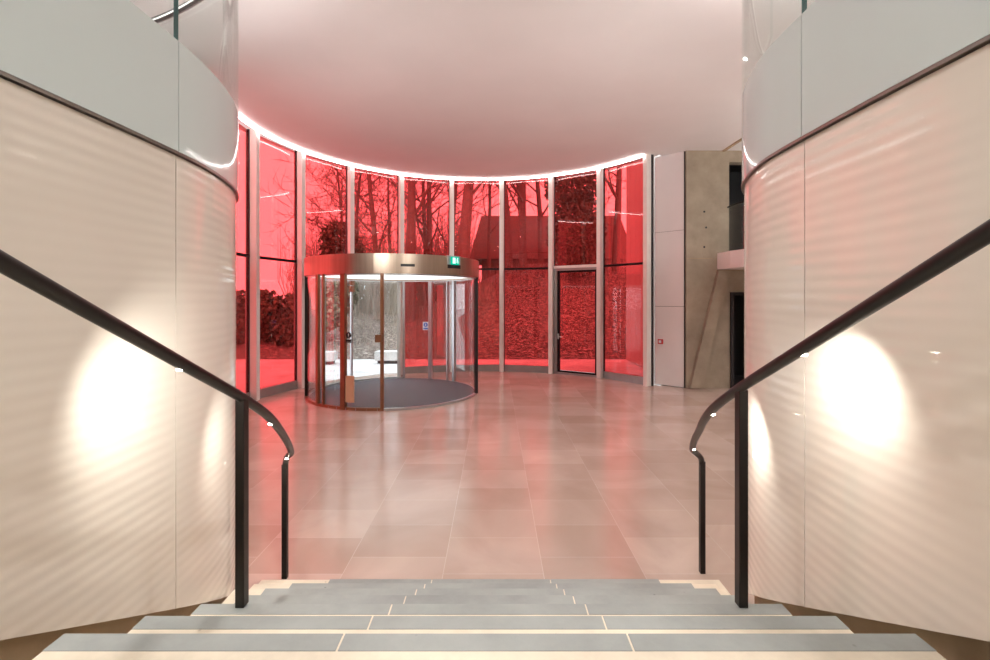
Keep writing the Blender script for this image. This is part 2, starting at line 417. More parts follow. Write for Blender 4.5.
# raised slanting band and lower panel ledge on the concrete
rm = MB()
def raised_band(x0, z0, x1, z1, w, d):
    a = [(x0, z0), (x0+w, z0), (x1+w, z1), (x1, z1)]
    i = [rm._v((p[0], 10.602, p[1])) for p in a]; j = [rm._v((p[0], 10.602-d, p[1])) for p in a]
    rm.face(j); rm.face(list(reversed(i)))
    for k in range(4):
        l = (k+1) % 4; rm.face((i[k], i[l], j[l], j[k]))
raised_band(4.27, .02, 4.90, 2.60, .25, .11)
rm.build('slanting_band', CONC, cw)
MB().box((4.24, 10.585, 2.86), (4.80, 10.602, 2.875)).build('joint_line', CONCD, cw)
tm = MB()
for x, z in ((4.62, 3.9), (4.66, 3.55), (4.62, 3.12), (4.65, 1.35)): tm.M = Matrix.Translation((x, 10.6, z)) @ Matrix.Rotation(PI/2, 4, 'X'); tm.disc((0, 0), .022, 0, .006, 12)
tm.M = None; tm.build('tie_hole', DARK, cw)
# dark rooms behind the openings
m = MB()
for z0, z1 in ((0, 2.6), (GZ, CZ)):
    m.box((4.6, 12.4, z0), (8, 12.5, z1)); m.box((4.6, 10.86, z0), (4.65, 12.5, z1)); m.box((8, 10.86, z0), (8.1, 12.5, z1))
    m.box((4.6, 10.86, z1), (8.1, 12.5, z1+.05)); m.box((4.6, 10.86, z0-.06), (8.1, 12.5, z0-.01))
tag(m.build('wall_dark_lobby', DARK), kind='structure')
tag(MB().box((5.19, 10.56, 0), (5.26, 10.70, 2.12)).box((5.26, 10.56, 2.06), (6.4, 10.70, 2.12)).build('trim_1', BLACKM), kind='structure')
tag(MB().box((5.02, 6, CZ-.03), (5.07, 10.6, CZ)).build('trim_2', CONCD), kind='structure')

# ------------------------------------------------------------------ curtain wall
TZ = 2.80
for i, a in enumerate(ALLA):
    mb = MB(); mb.M = Matrix.Translation((*cpt(a), 0)) @ Matrix.Rotation(-a, 4, 'Z')
    zb = TZ-.03 if i == 4 else 0
    mb.box((-.055, -.17, zb), (.055, .06, CZ))
    o = mb.build('trim_%d' % (i+3), POST); tag(o, kind='structure')
    g = MB(); g.M = mb.M; g.box((-.072, -.03, zb), (-.056, .03, CZ)); g.build('black_gasket', BLACKM, o)
    g = MB(); g.M = mb.M; g.box((.056, -.03, zb), (.072, .03, CZ)); g.build('black_gasket', BLACKM, o)
def arcbox(a0, a1, r0, r1, z0, z1, n=1):
    A = [a0+(a1-a0)*k/n for k in range(n+1)]
    return MB().sheet([cpt(x, r0) for x in A], [cpt(x, r1) for x in A], z0, z1)
pad = .0165
wn_ = 0
for i in range(len(ALLA)-1):
    a0 = ALLA[i]+pad; a1 = ALLA[i+1]-pad; wn_ += 1
    k = i-2     # bay index from the post at the left edge of the photo
    if k in (1, 2):          # above the revolving door
        w = arcbox(a0, a1, CR-.01, CR+.01, TZ+.03, CZ-.02).build('window_%d' % wn_, RED); tag(w, kind='structure')
        arcbox(a0, a1, CR-.04, CR+.04, TZ-.03, TZ+.03).build('transom', DARKRED, w)
    elif k == 6:             # bay with the single door
        w = arcbox(a0, a1, CR-.01, CR+.01, TZ+.05, CZ-.02).build('window_%d' % wn_, RED); tag(w, kind='structure')
        arcbox(a0, a1, CR-.1, CR+.04, TZ-.02, TZ+.05).build('transom', POST, w)
        d = arcbox(a0+.012, a1-.008, CR-.012, CR+.008, .10, TZ-.10).build('door_1', RED); tag(d, kind='structure')
        fr = MB()
        A = [a0, a0+.016]; B = [a1-.006, a1]
        for s, e, z0, z1, r0, r1 in ((a0, a0+.018, 0, TZ-.02, CR-.08, CR+.03), (a1-.01, a1, 0, TZ-.02, CR-.08, CR+.03), (a0, a1, TZ-.08, TZ-.02, CR-.08, CR+.03), (a0, a1, 0, .05, CR-.08, CR+.03)):
            q = arcbox(s, e, r0, r1, z0, z1); off = len(fr.v); fr.v += q.v; fr.f += [tuple(x+off for x in f) for f in q.f]; fr.mi += q.mi
        fr.build('door_frame', SILL, d)
        fr = MB()
        for s, e, z0, z1 in ((a0+.020, a0+.032, .05, TZ-.08), (a1-.022, a1-.012, .05, TZ-.08), (a0+.02, a1-.012, TZ-.13, TZ-.08), (a0+.02, a1-.012, .05, .09)):
            q = arcbox(s, e, CR-.05, CR+.02, z0, z1); off = len(fr.v); fr.v += q.v; fr.f += [tuple(x+off for x in f) for f in q.f]; fr.mi += q.mi
        fr.build('leaf_frame', DARKRED, d)
        h = MB(); p = cpt(a0+.028, CR-.09); h.tube([(p[0], p[1], .98), (p[0]+.10, p[1]-.01, .98)], .012, 8); h.box((p[0]-.02, p[1]-.01, .92), (p[0]+.02, p[1]+.05, 1.06))
        h.build('door_handle', ALU, d)
    else:
        w = arcbox(a0, a1, CR-.01, CR+.01, .17, CZ-.02).build('window_%d' % wn_, RED); tag(w, kind='structure')
        arcbox(a0, a1, CR-.045, CR+.04, TZ-.025, TZ+.025).build('transom', DARKRED, w)
        arcbox(a0, a1, CR-.05, CR+.05, 0, .17).build('sill_panel', SILL, w)
# LED line in the ceiling edge
L0 = LANG[0]+.22
A = [L0+(ANG[8]-L0)*k/90 for k in range(91)]
ls = MB().sheet([cpt(x, CR-.235) for x in A], [cpt(x, CR-.217) for x in A], CZ-.055, CZ-.037).build('led_strip', LED)
tag(ls, 'bright white curved strip light along the top of the red window wall', 'strip light')

# ------------------------------------------------------------------ revolving drum door
DX, DY, DR = -2.13, 10.2, 1.77
def dpt(a, r=DR): return (DX+r*math.sin(a), DY-r*math.cos(a))    # a = 0 towards the camera, + to the right
def dang(px, back=False):
    s = (px-495)/F
    a = s*s+1; b = -2*(s*DX+DY); c = DX*DX+DY*DY-DR*DR
    D = max(0, b*b-4*a*c); y = (-b+(1 if back else -1)*math.sqrt(D))/(2*a)
    return math.atan2(s*y-DX, -(y-DY))
def darc(a0, a1, r0, r1, z0, z1, n=None):
    n = n or max(2, int(abs(a1-a0)/.06))
    A = [a0+(a1-a0)*k/n for k in range(n+1)]
    return MB().sheet([(dpt(x, r0)[0]-DX, dpt(x, r0)[1]-DY) for x in A], [(dpt(x, r1)[0]-DX, dpt(x, r1)[1]-DY) for x in A], z0, z1)
rd = empty('revolving_door', (DX, DY, 0), label='large cylindrical glass entrance door with a bronze canopy ring', cat='door')
CB, CT = 2.42, 2.77
darc(0, 2*PI, DR-.10, DR+.02, CB, CT, 96).build('canopy_ring', BRONZE, rd, smooth=True)
MB().disc((0, 0), DR-.09, CT-.06, CT-.01, 64).build('canopy_roof', BLACKM, rd)
MB().disc((0, 0), DR-.10, CB+.03, CB+.05, 64).build('glow_soffit', SOFFIT_GLOW, rd)
darc(0, 2*PI, DR-.12, DR-.02, CB-.02, CB+.0, 96).build('track_ring', ALU, rd, smooth=True)
def curved_glass(a0, a1, z0=.05): darc(a0, a1, DR-.04, DR-.028, z0, CB-.02).build('curved_glass', DOORGLASS, rd, smooth=True)
def dpost(a, w, mt, name='door_post', d=.07, r=DR):
    m = MB(); p = dpt(a, r); m.M = Matrix.Translation((p[0]-DX, p[1]-DY, 0)) @ Matrix.Rotation(a, 4, 'Z')
    m.box((-w/2, -.01, 0), (w/2, d, CB)); return m.build(name, mt, rd)
aL = dang(305.3); aR = dang(477.5)
a316 = dang(317); a323 = dang(323); a342 = dang(342.5); a383 = dang(382)
bR2 = dang(455, True); bR3 = dang(431, True); bR4 = dang(404, True); bL = dang(322, True)
# front left: fixed curved screen, then the half open sliding leaf
curved_glass(aL-.35, a342); curved_glass(a342, a383)
dpost(aL-.02, .03, BLACK); dpost(a316, .075, BROWNF, d=.04); dpost(a323, .03, BROWNF, d=.03); dpost(a342, .09, BROWNF); dpost(a383, .06, BROWNF, d=.04)
darc(aL-.35, a383, DR-.05, DR+.004, .001, .05, 40).build('bottom_rail', BROWNF, rd)
# right side screen
curved_glass(aR-.12, bR3)
dpost(aR+.0, .05, BLACKM); dpost(bR2, .07, ALU); dpost(bR2+.12, .03, ALU); dpost(bR3, .09, ALU); dpost(bR4, .05, ALU)
curved_glass(bR3, bR4)
darc(aR-.12, bR4, DR-.05, DR+.004, .001, .04, 40).build('bottom_rail', ALU, rd)
# rear leaf standing in the outer opening
dpost(dang(351, True), .04, ALU, 'rear_leaf_stile', .05)
curved_glass(dang(351, True), bL+.1); dpost(bL, .05, ALU)
m = MB(); p = dpt(dang(351, True), DR-.05)
m.box((p[0]-DX-.06, p[1]-DY-.02, CB-.12), (p[0]-DX+.06, p[1]-DY+.04, CB-.01)); m.box((p[0]-DX-.08, p[1]-DY-.02, CB-.28), (p[0]-DX+.06, p[1]-DY+.04, CB-.14)); m.build('closer_box', BROWNF, rd)
# things mounted on the leaf
def plate(a, z0, z1, w, name, mt, r=DR+.004, d=.012):
    m = MB(); p = dpt(a, r); m.M = Matrix.Translation((p[0]-DX, p[1]-DY, 0)) @ Matrix.Rotation(a, 4, 'Z')
    m.box((-w/2, -d, z0), (w/2, 0, z1)); return m, m.build(name, mt, rd)
def zpx(y, Y): return EYE-(y-300)*Y/F
m, o = plate(dang(349.6), zpx(400, 8.7), zpx(374, 8.7), .165, 'tan_leaf_plate', TAN, DR-.02, .02)
m, o = plate(dang(379), zpx(342, 8.45), zpx(334.5, 8.45), .12, 'lock_box', BROWNF, DR+.01, .05)
# round black notice on the leaf
a = dang(348.5); pp = dpt(a, DR-.015); M0 = Matrix.Translation((pp[0]-DX, pp[1]-DY, 0)) @ Matrix.Rotation(a, 4, 'Z')
m = MB(); m.M = M0 @ Matrix.Translation((0, -.01, zpx(335, 8.55))) @ Matrix.Rotation(PI/2, 4, 'X'); m.disc((0, 0), .052, 0, .004, 28)
m.M = M0; m.box((-.05, -.014, zpx(342.5, 8.55)), (.05, -.01, zpx(339.3, 8.55))); o = m.build('round_notice', STK, rd); o['label'] = 'black round notice sticker'
m = MB(); m.M = M0; z = zpx(335, 8.55); m.box((-.006, -.018, z-.015), (.006, -.0145, z+.032)); m.box((-.006, -.018, z-.033), (.006, -.0145, z-.022)); m.build('notice_mark', STW, o)
# blue and white notice on the rear screen
a = dang(426.5, True); pp = dpt(a, DR-.05); M0 = Matrix.Translation((pp[0]-DX, pp[1]-DY, 0)) @ Matrix.Rotation(a, 4, 'Z')
zc = zpx(326, 11.85); m = MB(); m.M = M0; m.box((-.075, 0, zc-.10), (.075, .004, zc+.10)); o = m.build('blue_notice', STW, rd); o['label'] = 'blue and white notice sticker'
m = MB(); m.M = M0 @ Matrix.Translation((0, .004, zc+.03)) @ Matrix.Rotation(-PI/2, 4, 'X'); m.disc((0, 0), .055, 0, .004, 24)
m.M = M0; m.box((-.06, .004, zc-.085), (.06, .008, zc-.045)); ob = m.build('notice_disc', STB, o)
m = MB(); m.M = M0; m.box((-.009, .0085, zc), (.009, .011, zc+.06)); m.build('notice_mark', STW, o)
# sensors in the canopy
def ring_plate(px0, px1, y0, y1, name, mt, d=.03, parent=rd):
    a0, a1 = dang(px0), dang(px1); Yd = dpt((a0+a1)/2)[1]
    return darc(a0, a1, DR+.0, DR+.02+d, zpx(y1, Yd), zpx(y0, Yd), 6).build(name, mt, parent)
o = ring_plate(400.5, 414.5, 264, 266.6, 'sensor', BLACKM, .006); o['label'] = 'black slot sensor'
o = ring_plate(447, 458.5, 265, 268.5, 'sensor', BLACKM, .03); o['label'] = 'black slot sensor'
ring_plate(446.5, 459, 256, 265, 'sensor_housing', ALU, .02)
m = MB()
for px in (326, 331): pass
# entrance portal between drum and window wall
pm = MB()
pa = cpt(ANG[1], CR-.18); pb = cpt(ANG[3], CR-.18)
for (px, back, post) in ((322, True, ANG[1]), (399, True, ANG[3])):
    q = dpt(dang(px, True), DR-.0); w = cpt(post, CR)
    d = (Vector(w)-Vector(q)); n = Vector((-d.y, d.x)).normalized()*.04
    pm.prism([tuple(Vector(q)-n), tuple(Vector(w)-n), tuple(Vector(w)+n), tuple(Vector(q)+n)], 0, TZ-.03)
pj = pm.build('trim_15', POST); tag(pj, kind='structure')
roof_poly = [cpt(ANG[1]+(ANG[3]-ANG[1])*k/8, CR+.15) for k in range(9)]+[dpt(dang(398, True)+(dang(322, True)-dang(398, True) if dang(322, True)>dang(398, True) else dang(322, True)+2*PI-dang(398, True))*k/10, DR+.03) for k in range(11)]
tag(MB().prism(roof_poly, CB, CB+.04).prism(roof_poly, TZ-.06, TZ-.03).build('ceiling_portal', POST), kind='structure')
fm = empty('entrance_mat', (DX, DY, 0), label='dark grey ribbed round entrance mat inside the glass drum', cat='mat')
MB().disc((0, 0), DR-.075, .002, .012, 72).build('matting', MATT, fm)
darc(0, 2*PI, DR-.075, DR-.055, .0005, .014, 96).build('metal_rim', ALU, fm, smooth=True)
# exit sign on the canopy
a = dang(453); Yd = dpt(a)[1]; pp = dpt(a, DR+.075); M0 = Matrix.Translation((pp[0], pp[1], zpx(261, Yd))) @ Matrix.Rotation(a, 4, 'Z')
ex = empty('exit_sign', (0, 0, 0), label='small green running figure exit sign on the canopy of the glass drum', cat='sign')
ex.matrix_world = M0
m = MB(); m.box((-.095, 0, -.075), (.095, .05, .075)); m.build('sign_box', GREEN, ex, bevel=.004)
m = MB(); m.M = Matrix.Rotation(PI/2, 4, 'X'); m.disc((.045, .045), .013, .001, .004, 12); m.M = None
m.box((.03, -.004, -.01), (.055, -.001, .03)); m.box((.05, -.004, -.05), (.062, -.001, -.008)); m.box((.02, -.004, -.04), (.035, -.001, -.008)); m.box((.008, -.004, .01), (.03, -.001, .02))
m.build('running_figure', SIGNW, ex)
m = MB(); m.box((-.08, -.004, -.055), (-.01, -.001, .055)); m.build('doorway_symbol', SIGNW, ex)

# fire call point on the white wall
cp = wp+wd*.16+wn*1.0; M0 = Matrix.Translation((cp.x, cp.y, 1.0)) @ Matrix.Rotation(math.atan2(wd.y, wd.x), 4, 'Z')
fc = empty('fire_call_point', label='small square red fire call point on the white wall panel', cat='alarm'); fc.matrix_world = M0
MB().box((-.055, -.05, -.055), (.055, 0, .055)).build('housing', REDP, fc, bevel=.006)
MB().box((-.03, -.053, -.03), (.03, -.05, .03)).build('break_glass', STW, fc)

# ------------------------------------------------------------------ staircase
N_UP = 13
def nose_y(k): return 1.287+.3*k
def tread_z(k): return EYE-(.898+.15*k)
st = empty('staircase', (0, 3.1, 0), label='wide stone staircase with grey nosings and cream treads going down to the lobby', cat='stairs')
loc0 = (0, -3.1, 0)
jl, jr = -.405, .355
for k in range(-N_UP, 7):
    y1 = nose_y(k); y0 = y1-.3; z1 = tread_z(k); z0 = max(.0, z1-.15)
    if k == 6: xl, xr = -1.50, 1.44
    elif k == 5: xl, xr = -1.40, 1.28
    elif k == 4: xl, xr = -1.35, 1.19
    else: xl, xr = -1.158, 1.13
    t = MB().box((xl, y0, max(0, z0-.02)), (xr, y1-.0, z1-.0)).build('tread', CREAMST, st, loc=loc0, bevel=.003)
    sw = {6: (1.06, 1.05), 5: (1.178, 1.14), 4: (1.19, 1.145)}.get(k, (1.157, 1.129))
    sl = MB()
    for a, b in ((-sw[0], jl-.003), (jl+.003, jr-.003), (jr+.003, sw[1])): sl.box((a, y1-.06, z1-.004), (b, y1+.003, z1+.0015))
    sl.build('nosing_strip', GREYST, t)
# raw concrete carrying the flight
prof = [(2.3, 0), (-2.7, 0), (-2.7, tread_z(-13)-.2)]
def line_z(y, d): return EYE-(.2545+.5*y)-d
prof = [(3.2, .0), (-2.6, .0), (-2.6, line_z(-2.6, .22)), (3.0, max(.01, line_z(3.0, .22)))]
MB().extrude_x(prof, -1.10, 1.08).build('concrete_core', CONCD, st, loc=loc0)
for s, x0, x1 in ((-1, -1.325, -1.16), (1, 1.132, 1.165)):
    m = MB()
    for k in range(-N_UP, 5):
        y1 = nose_y(k)
        if k == 4: continue
        pr = [(y1-.34, 0), (y1-.04, 0), (y1-.04, max(.02, tread_z(k)-.19)), (y1-.11, tread_z(k)-.10), (y1-.34, tread_z(k)-.03)]
        m.extrude_x(pr, x0, x1)
    m.build('concrete_stringer', CONCD, st, loc=loc0)

# ------------------------------------------------------------------ handrails
def handrail(sgn, pts, near_post, end_post, lamps, label, group):
    bx, by = near_post[0], near_post[1]
    root = empty('handrail', (bx, by, tread_z(2)), label=label, cat='handrail')
    L = (-bx, -by, -tread_z(2))
    P = [Vector((p[0], p[1], EYE-p[2])) for p in pts]
    sm = []
    Q = [P[0]]+P+[P[-1]]
    for k in range(1, len(Q)-2):
        a, b, c, d = Q[k-1:k+3]
        for s in range(6):
            t = s/6; sm.append(.5*((2*b)+(-a+c)*t+(2*a-5*b+4*c-d)*t*t+(-a+3*b-3*c+d)*t**3))
    sm.append(P[-1])
    rail = MB().tube(sm, .0195, 14).build('rail', BLACK, root, smooth=True, loc=L)
    x, y, zt = near_post; zb = tread_z(2)
    post = MB().box((x-.0175, y-.02, zb+.0015), (x+.0175, y+.02, zt)).build('post', BLACK, root, bevel=.003, loc=L)
    x, y, zt = end_post
    MB().box((x-.018, y-.018, .001), (x+.018, y+.018, zt)).build('post', BLACK, root, bevel=.003, loc=L)
    MB().box((sgn*1.1-.02, -1.82, EYE-.0), (sgn*1.1+.02, -1.78, EYE+1.46)).build('post', BLACK, root, loc=L)
    for (px, s) in lamps:
        # point on rail that projects at px
        j = min((q for q in sm if q.y > .3), key=lambda q: abs(495+F*q.x/q.y-px) + (0 if s is None else abs(300-F*(q.z-EYE)/q.y-s)))
        c = j+Vector((sgn*.008, 0, -.0165))
        lm = MB(); lm.M = Matrix.Translation(c); lm.disc((0, 0), .009, -.005, .002, 14); l = lm.build('rail_light', RLAMP, root, loc=L)
        ld = bpy.data.lights.new('rail_lamp', 'SPOT'); ld.energy = RAIL_W*(1.7 if sgn < 0 and px < 200 else 1); ld.color = (1, .95, .86); ld.spot_size = math.radians(128); ld.spot_blend = 1; ld.shadow_soft_size = .006
        lo = bpy.data.objects.new('rail_lamp', ld); COL.objects.link(lo); lo.parent = root
        lo.location = c+Vector((sgn*.012, 0, -.012))+Vector(L)
        d = Vector((sgn*.80, .38 if sgn > 0 else 1.25, -.62)); lo.rotation_euler = d.to_track_quat('-Z', 'Y').to_euler()
    return root
def hl(x, z, c): return (x, z, c+.5*z)
lp = [hl(-x, z, -.5575) for x, z in ((1.15, -2.4), (1.02, -.8), (.99, .3), (.99, 1.0), (.99, 1.6), (.992, 1.885), (1.017, 2.141), (1.09, 2.432), (1.206, 2.804), (1.307, 3.076))]+[(-1.40, 3.24, 1.055), (-1.455, 3.34, 1.12), (-1.473, 3.367, 1.18)]
rp = [hl(x, z, -.5965) for x, z in ((1.13, -2.4), (1.0, -.8), (.962, .3), (.957, .93), (.958, 1.5), (.962, 1.885), (.989, 2.169), (1.045, 2.405), (1.108, 2.6), (1.19, 2.863), (1.295, 3.15))]+[(1.385, 3.32, 1.055), (1.46, 3.41, 1.12), (1.48, 3.43, 1.18)]
handrail(-1, lp, (-.992, 1.882, EYE-.385), (-1.473, 3.367, EYE-1.15), [(173, 363), (268, 421), (288, 454)], 'black curved stair handrail with small lights on the left of the stairs', None)
handrail(1, rp, (.966, 1.882, EYE-.35), (1.48, 3.43, EYE-1.15), [(804, 350), (713, 411), (696, 446)], 'black curved stair handrail with small lights on the right of the stairs', None)

# ------------------------------------------------------------------ unseen ceiling lamps over stair, galleries; known by reflections, grid added for brightness
first = None
spots = [(x, y) for y in (-5.5, -3, -.5, 2.0, 4.6) for x in (-1.3, 1.3)]+[(-5, y) for y in (-3, 0, 2.8)]+[(5.2, y) for y in (-3, 0, 3)]+[(6.2, 5.8), (6.2, 8.4), (7.1, 7.0)]
def where(x, y):
    if y < -2.6 and abs(x) < 2: w = 'above the upper landing'
    elif abs(x) < 2: w = 'above the stairs'
    else: w = 'above the gallery'
    return w
for n, (x, y) in enumerate(spots):
    if first is None:
        o = empty('ceiling_downlight', (x, y, CZ))
        darc_ = MB(); darc_.disc((0, 0), .085, -.012, 0, 28); darc_.build('bezel', POST, o)
        f = MB(); f.disc((0, 0), .062, -.016, -.012, 24); f.build('lamp_face', LAMP, o)
        first = o
        ld = bpy.data.lights.new('downlight', 'AREA'); ld.shape = 'DISK'; ld.size = .12; ld.energy = DOWNLIGHT_W; ld.color = (1, .97, .955); ld.spread = math.radians(150)
        lo = bpy.data.objects.new('downlight', ld); COL.objects.link(lo); lo.parent = o; lo.location = (0, 0, -.03)
    else:
        o = copy_tree(first); o.location = (x, y, CZ)
    rows = sorted({q[1] for q in spots if where(*q) == where(x, y) and (q[0] > 0) == (x > 0)}, reverse=True)
    nth = ('nearest the lobby', 'second from the lobby', 'third from the lobby', 'fourth from the lobby', 'fifth from the lobby', 'sixth from the lobby')[rows.index(y)]
    tag(o, 'unseen recessed ceiling lamp '+where(x, y)+' on the '+('right' if x > 0 else 'left')+', '+nth, 'ceiling light', 'recessed lamps '+where(x, y))
# unseen lower lights added beneath the right gallery
for n, (x, y) in enumerate([(6.6, 6.2), (6.6, 8.8)]):
    o = copy_tree(first); o.location = (x, y, 2.62)
    tag(o, 'unseen round recessed lamp under the right gallery, '+('the nearer one' if n == 0 else 'the one by the concrete wall'), 'ceiling light', 'recessed lamps under the right gallery')

for (x, y, tx, lab) in ((-2.3, 1.4, -2.6, 'added unseen fill light on the left gallery floor turned to the lobby ceiling'), (2.3, 1.4, 1.5, 'added unseen fill light on the right gallery floor turned to the lobby ceiling')):
    o = empty('added_fill_light', (x, y, GZ), label=lab, cat='added_fill_light')  # unseen fixture added to lift the lobby ceiling brightness
    MB().box((-.08, -.08, 0), (.08, .08, .03)).box((-.02, -.02, .03), (.02, .02, .24)).build('stand', BLACKM, o)
    aim = (Vector((tx, 9.5, CZ))-Vector((x, y, GZ+.15))).normalized()
    q = aim.to_track_quat('-Z', 'Y')
    hm = MB(); hm.M = Matrix.Translation((0, 0, .26)) @ q.to_matrix().to_4x4(); hm.box((-.62, -.22, 0), (.62, .22, .05)); hm.build('head', BLACKM, o)
    ld = bpy.data.lights.new('added_fill_lamp', 'AREA'); ld.shape = 'RECTANGLE'; ld.size = 1.2; ld.size_y = .4; ld.energy = FILL_W; ld.color = (1, .95, .93); ld.spread = math.radians(75)
    lo = bpy.data.objects.new('added_fill_lamp', ld); COL.objects.link(lo); lo.parent = o; lo.location = Vector((0, 0, .26))+aim*.01; lo.rotation_euler = q.to_euler()
# unseen linear light added on the right gallery floor to brighten the ceiling
for (x, y, rz, w, lab) in ((6.4, 7.6, 0, 60, 'added unseen ceiling fill on the far end of the right gallery floor'),):
    o = empty('added_gallery_uplight', (x, y, GZ), label=lab, cat='added_uplight')
    MB().box((-.06, -1.2, 0), (.06, 1.2, .05)).build('housing', BLACKM, o)
    ld = bpy.data.lights.new('added_uplight', 'AREA'); ld.shape = 'RECTANGLE'; ld.size = .1; ld.size_y = 2.3; ld.energy = w; ld.color = (1, .95, .9)
    lo = bpy.data.objects.new('added_uplight', ld); COL.objects.link(lo); lo.parent = o; lo.location = (0, 0, .06); lo.rotation_euler = (PI, 0, 0)

# ------------------------------------------------------------------ outdoors
def nrand(x, y): return math.sin(x*1.7+y*.9)*.5+math.sin(x*.61-y*1.3+2)*.5
def bank_z(x, y):
    px = x/max(y, 8)*480
    top = 1.1+3.1*min(1, max(0, (px+90)/120))
    if px < -190: top = .5
    t = min(1, max(0, (y-16.2)/13)); t = t*t*(3-2*t)*.35+t*.65
    return -.02+top*t+(.12*nrand(x, y)*min(1, t*6))
g = MB().prism([(-90, 4.0), (-8.3, 4.0), (-8.3, 6.8), (-4.75, 6.8), (-5.1, 8.8), (-4.5, 11.2), (-3, 13), (-.3, 13.4), (2, 12.8), (3.8, 11.6), (4.3, 11.0), (8.3, 11), (8.3, 4), (90, 4), (90, 120), (-90, 120)], -.3, -.03)
tag(g.build('ground', PAVING), kind='structure')
m = MB(); nx, ny = 90, 50; idx = {}
for i in range(nx+1):
    for j in range(ny+1):
        x = -40+80*i/nx; y = 16+34*(j/ny)**1.3
        idx[i, j] = m._v((x, y, bank_z(x, y)))
for i in range(nx):
    for j in range(ny): m.face((idx[i, j], idx[i+1, j], idx[i+1, j+1], idx[i, j+1]))
tag(m.build('leafy_bank', LITTER, smooth=True), 'sloping bank of brown leaf litter behind the forecourt', 'bank', kind='structure')
wing = MB()
for k in range(8): wing.box((4.28+.0*(k % 2), 11.65+k*.5+.012, 0), (4.9, 11.65+(k+1)*.5-.012, 7.4))
wing.box((4.31, 11.65, 0), (4.88, 15.64, 7.38))
tag(wing.build('wall_wing', WING), kind='structure')

for x, y, w, lab in ((-5.45, 14.9, 1.0, 'low white concrete bench block outside the left side of the entrance'), (-3.33, 15.1, .8, 'low white concrete bench block outside in the middle of the entrance opening')):
    b = empty('bench', (x, y, -.03), label=lab, cat='bench')
    MB().box((-w/2, -.25, .10), (w/2, .25, .38)).build('seat_block', BENCH, b, bevel=.02)
    MB().box((-w/2+.08, -.18, 0), (w/2-.08, .18, .10)).build('plinth', BLACKM, b)

# building behind the trees
bd = empty('building', (4, 38, 0), label='long brown building with a pitched roof behind the trees on the bank', cat='building')
MB().box((-5, -2, 0), (6, 4, 5.2)).build('wall', BRICKB, bd)
m = MB(); a = [m._v(p) for p in ((-5.9, -2.5, 5.0), (6.4, -2.5, 5.0), (6.4, 4.5, 5.0), (-5.9, 4.5, 5.0), (-5.1, .5, 8.7), (6.0, .5, 8.7))]
for f in ((0, 1, 5, 4), (2, 3, 4, 5), (0, 4, 3), (1, 2, 5), (0, 3, 2, 1)): m.face([a[q] for q in f])
m.build('roof', ROOF, bd)
for x in (-3, 0, 3): MB().box((x-.5, -2.03, 2.6), (x+.5, -1.99, 4.0)).build('window', BLACKM, bd)

def tree_mesh(seed, h, r, nb=13, spread=1.0, fork=0, low=.25, lean=0):
    rnd = random.Random(seed); m = MB()
    def branch(p, d, L, r, lvl):
        seg = (7, 6, 4, 3)[lvl]; pts = [p.copy()]; rs = [r]; d = d.normalized()
        for s in range(seg):
            j = (.05, .18, .28, .35)[lvl]
            d = (d+Vector((rnd.uniform(-j, j), rnd.uniform(-j, j), rnd.uniform(-j, j)+(.02, .07, .06, .02)[lvl]))).normalized()
            pts.append(pts[-1]+d*L/seg); rs.append(r*(1-(s+1)/seg*(.75 if lvl == 0 else .82)))
        m.tube(pts, rs, (9, 5, 3, 3)[lvl], caps=False)
        if lvl == 3: return
        n = (nb, 9, 7)[lvl]
        for k in range(n):
            t = (low if lvl == 0 else .2)+(1-(low if lvl == 0 else .2))*(k+rnd.random())/n
            f = t*seg; i0 = min(seg-1, int(f)); q = pts[i0].lerp(pts[i0+1], f-i0); rr = rs[i0]
            base = (pts[i0+1]-pts[i0]).normalized()
            az = rnd.uniform(0, 2*PI); side = Vector((math.cos(az), math.sin(az), 0)) if lvl == 0 else Vector((rnd.uniform(-1, 1), rnd.uniform(-1, 1), rnd.uniform(-.6, .9))).normalized()
            nd = base*rnd.uniform(.35, .9)+side*spread*rnd.uniform(.7, 1.1)
            branch(q, nd, L*rnd.uniform(.32, .5)*(1 if lvl else (1.15-.6*t)), max((.03, .02, .013)[lvl], rr*rnd.uniform(.25, .45)), lvl+1)
    branch(Vector((0, 0, -.3)), Vector((lean, 0, 1)), h, r, 0)
    if fork: branch(Vector((0, 0, 1.0)), Vector((fork, .1, 1)), h*.9, r*.75, 0)
    return m
protos = [tree_mesh(3, 13, .20, 15), tree_mesh(8, 15, .28, 14, .9, fork=.12), tree_mesh(21, 12, .15, 16, 1.1, lean=.06), tree_mesh(34, 15, .36, 13, .8, low=.35)]
meshes = []
for q, pm_ in enumerate(protos):
    me = bpy.data.meshes.new('bare_tree_mesh'); me.from_pydata(pm_.v, [], pm_.f); me.materials.append(BARK); me.update(); meshes.append(me)
def bare_tree(px, Y, kind, sc, rz, label):
    x = (px-495)/F*Y
    o = bpy.data.objects.new('bare_tree', meshes[kind]); COL.objects.link(o)
    o.location = (x, Y, bank_z(x, Y)-.1 if Y > 16 else -.1); o.scale = (sc, sc, sc); o.rotation_euler = (0, 0, rz)
    tag(o, label, 'tree', 'bare trees beyond the windows')
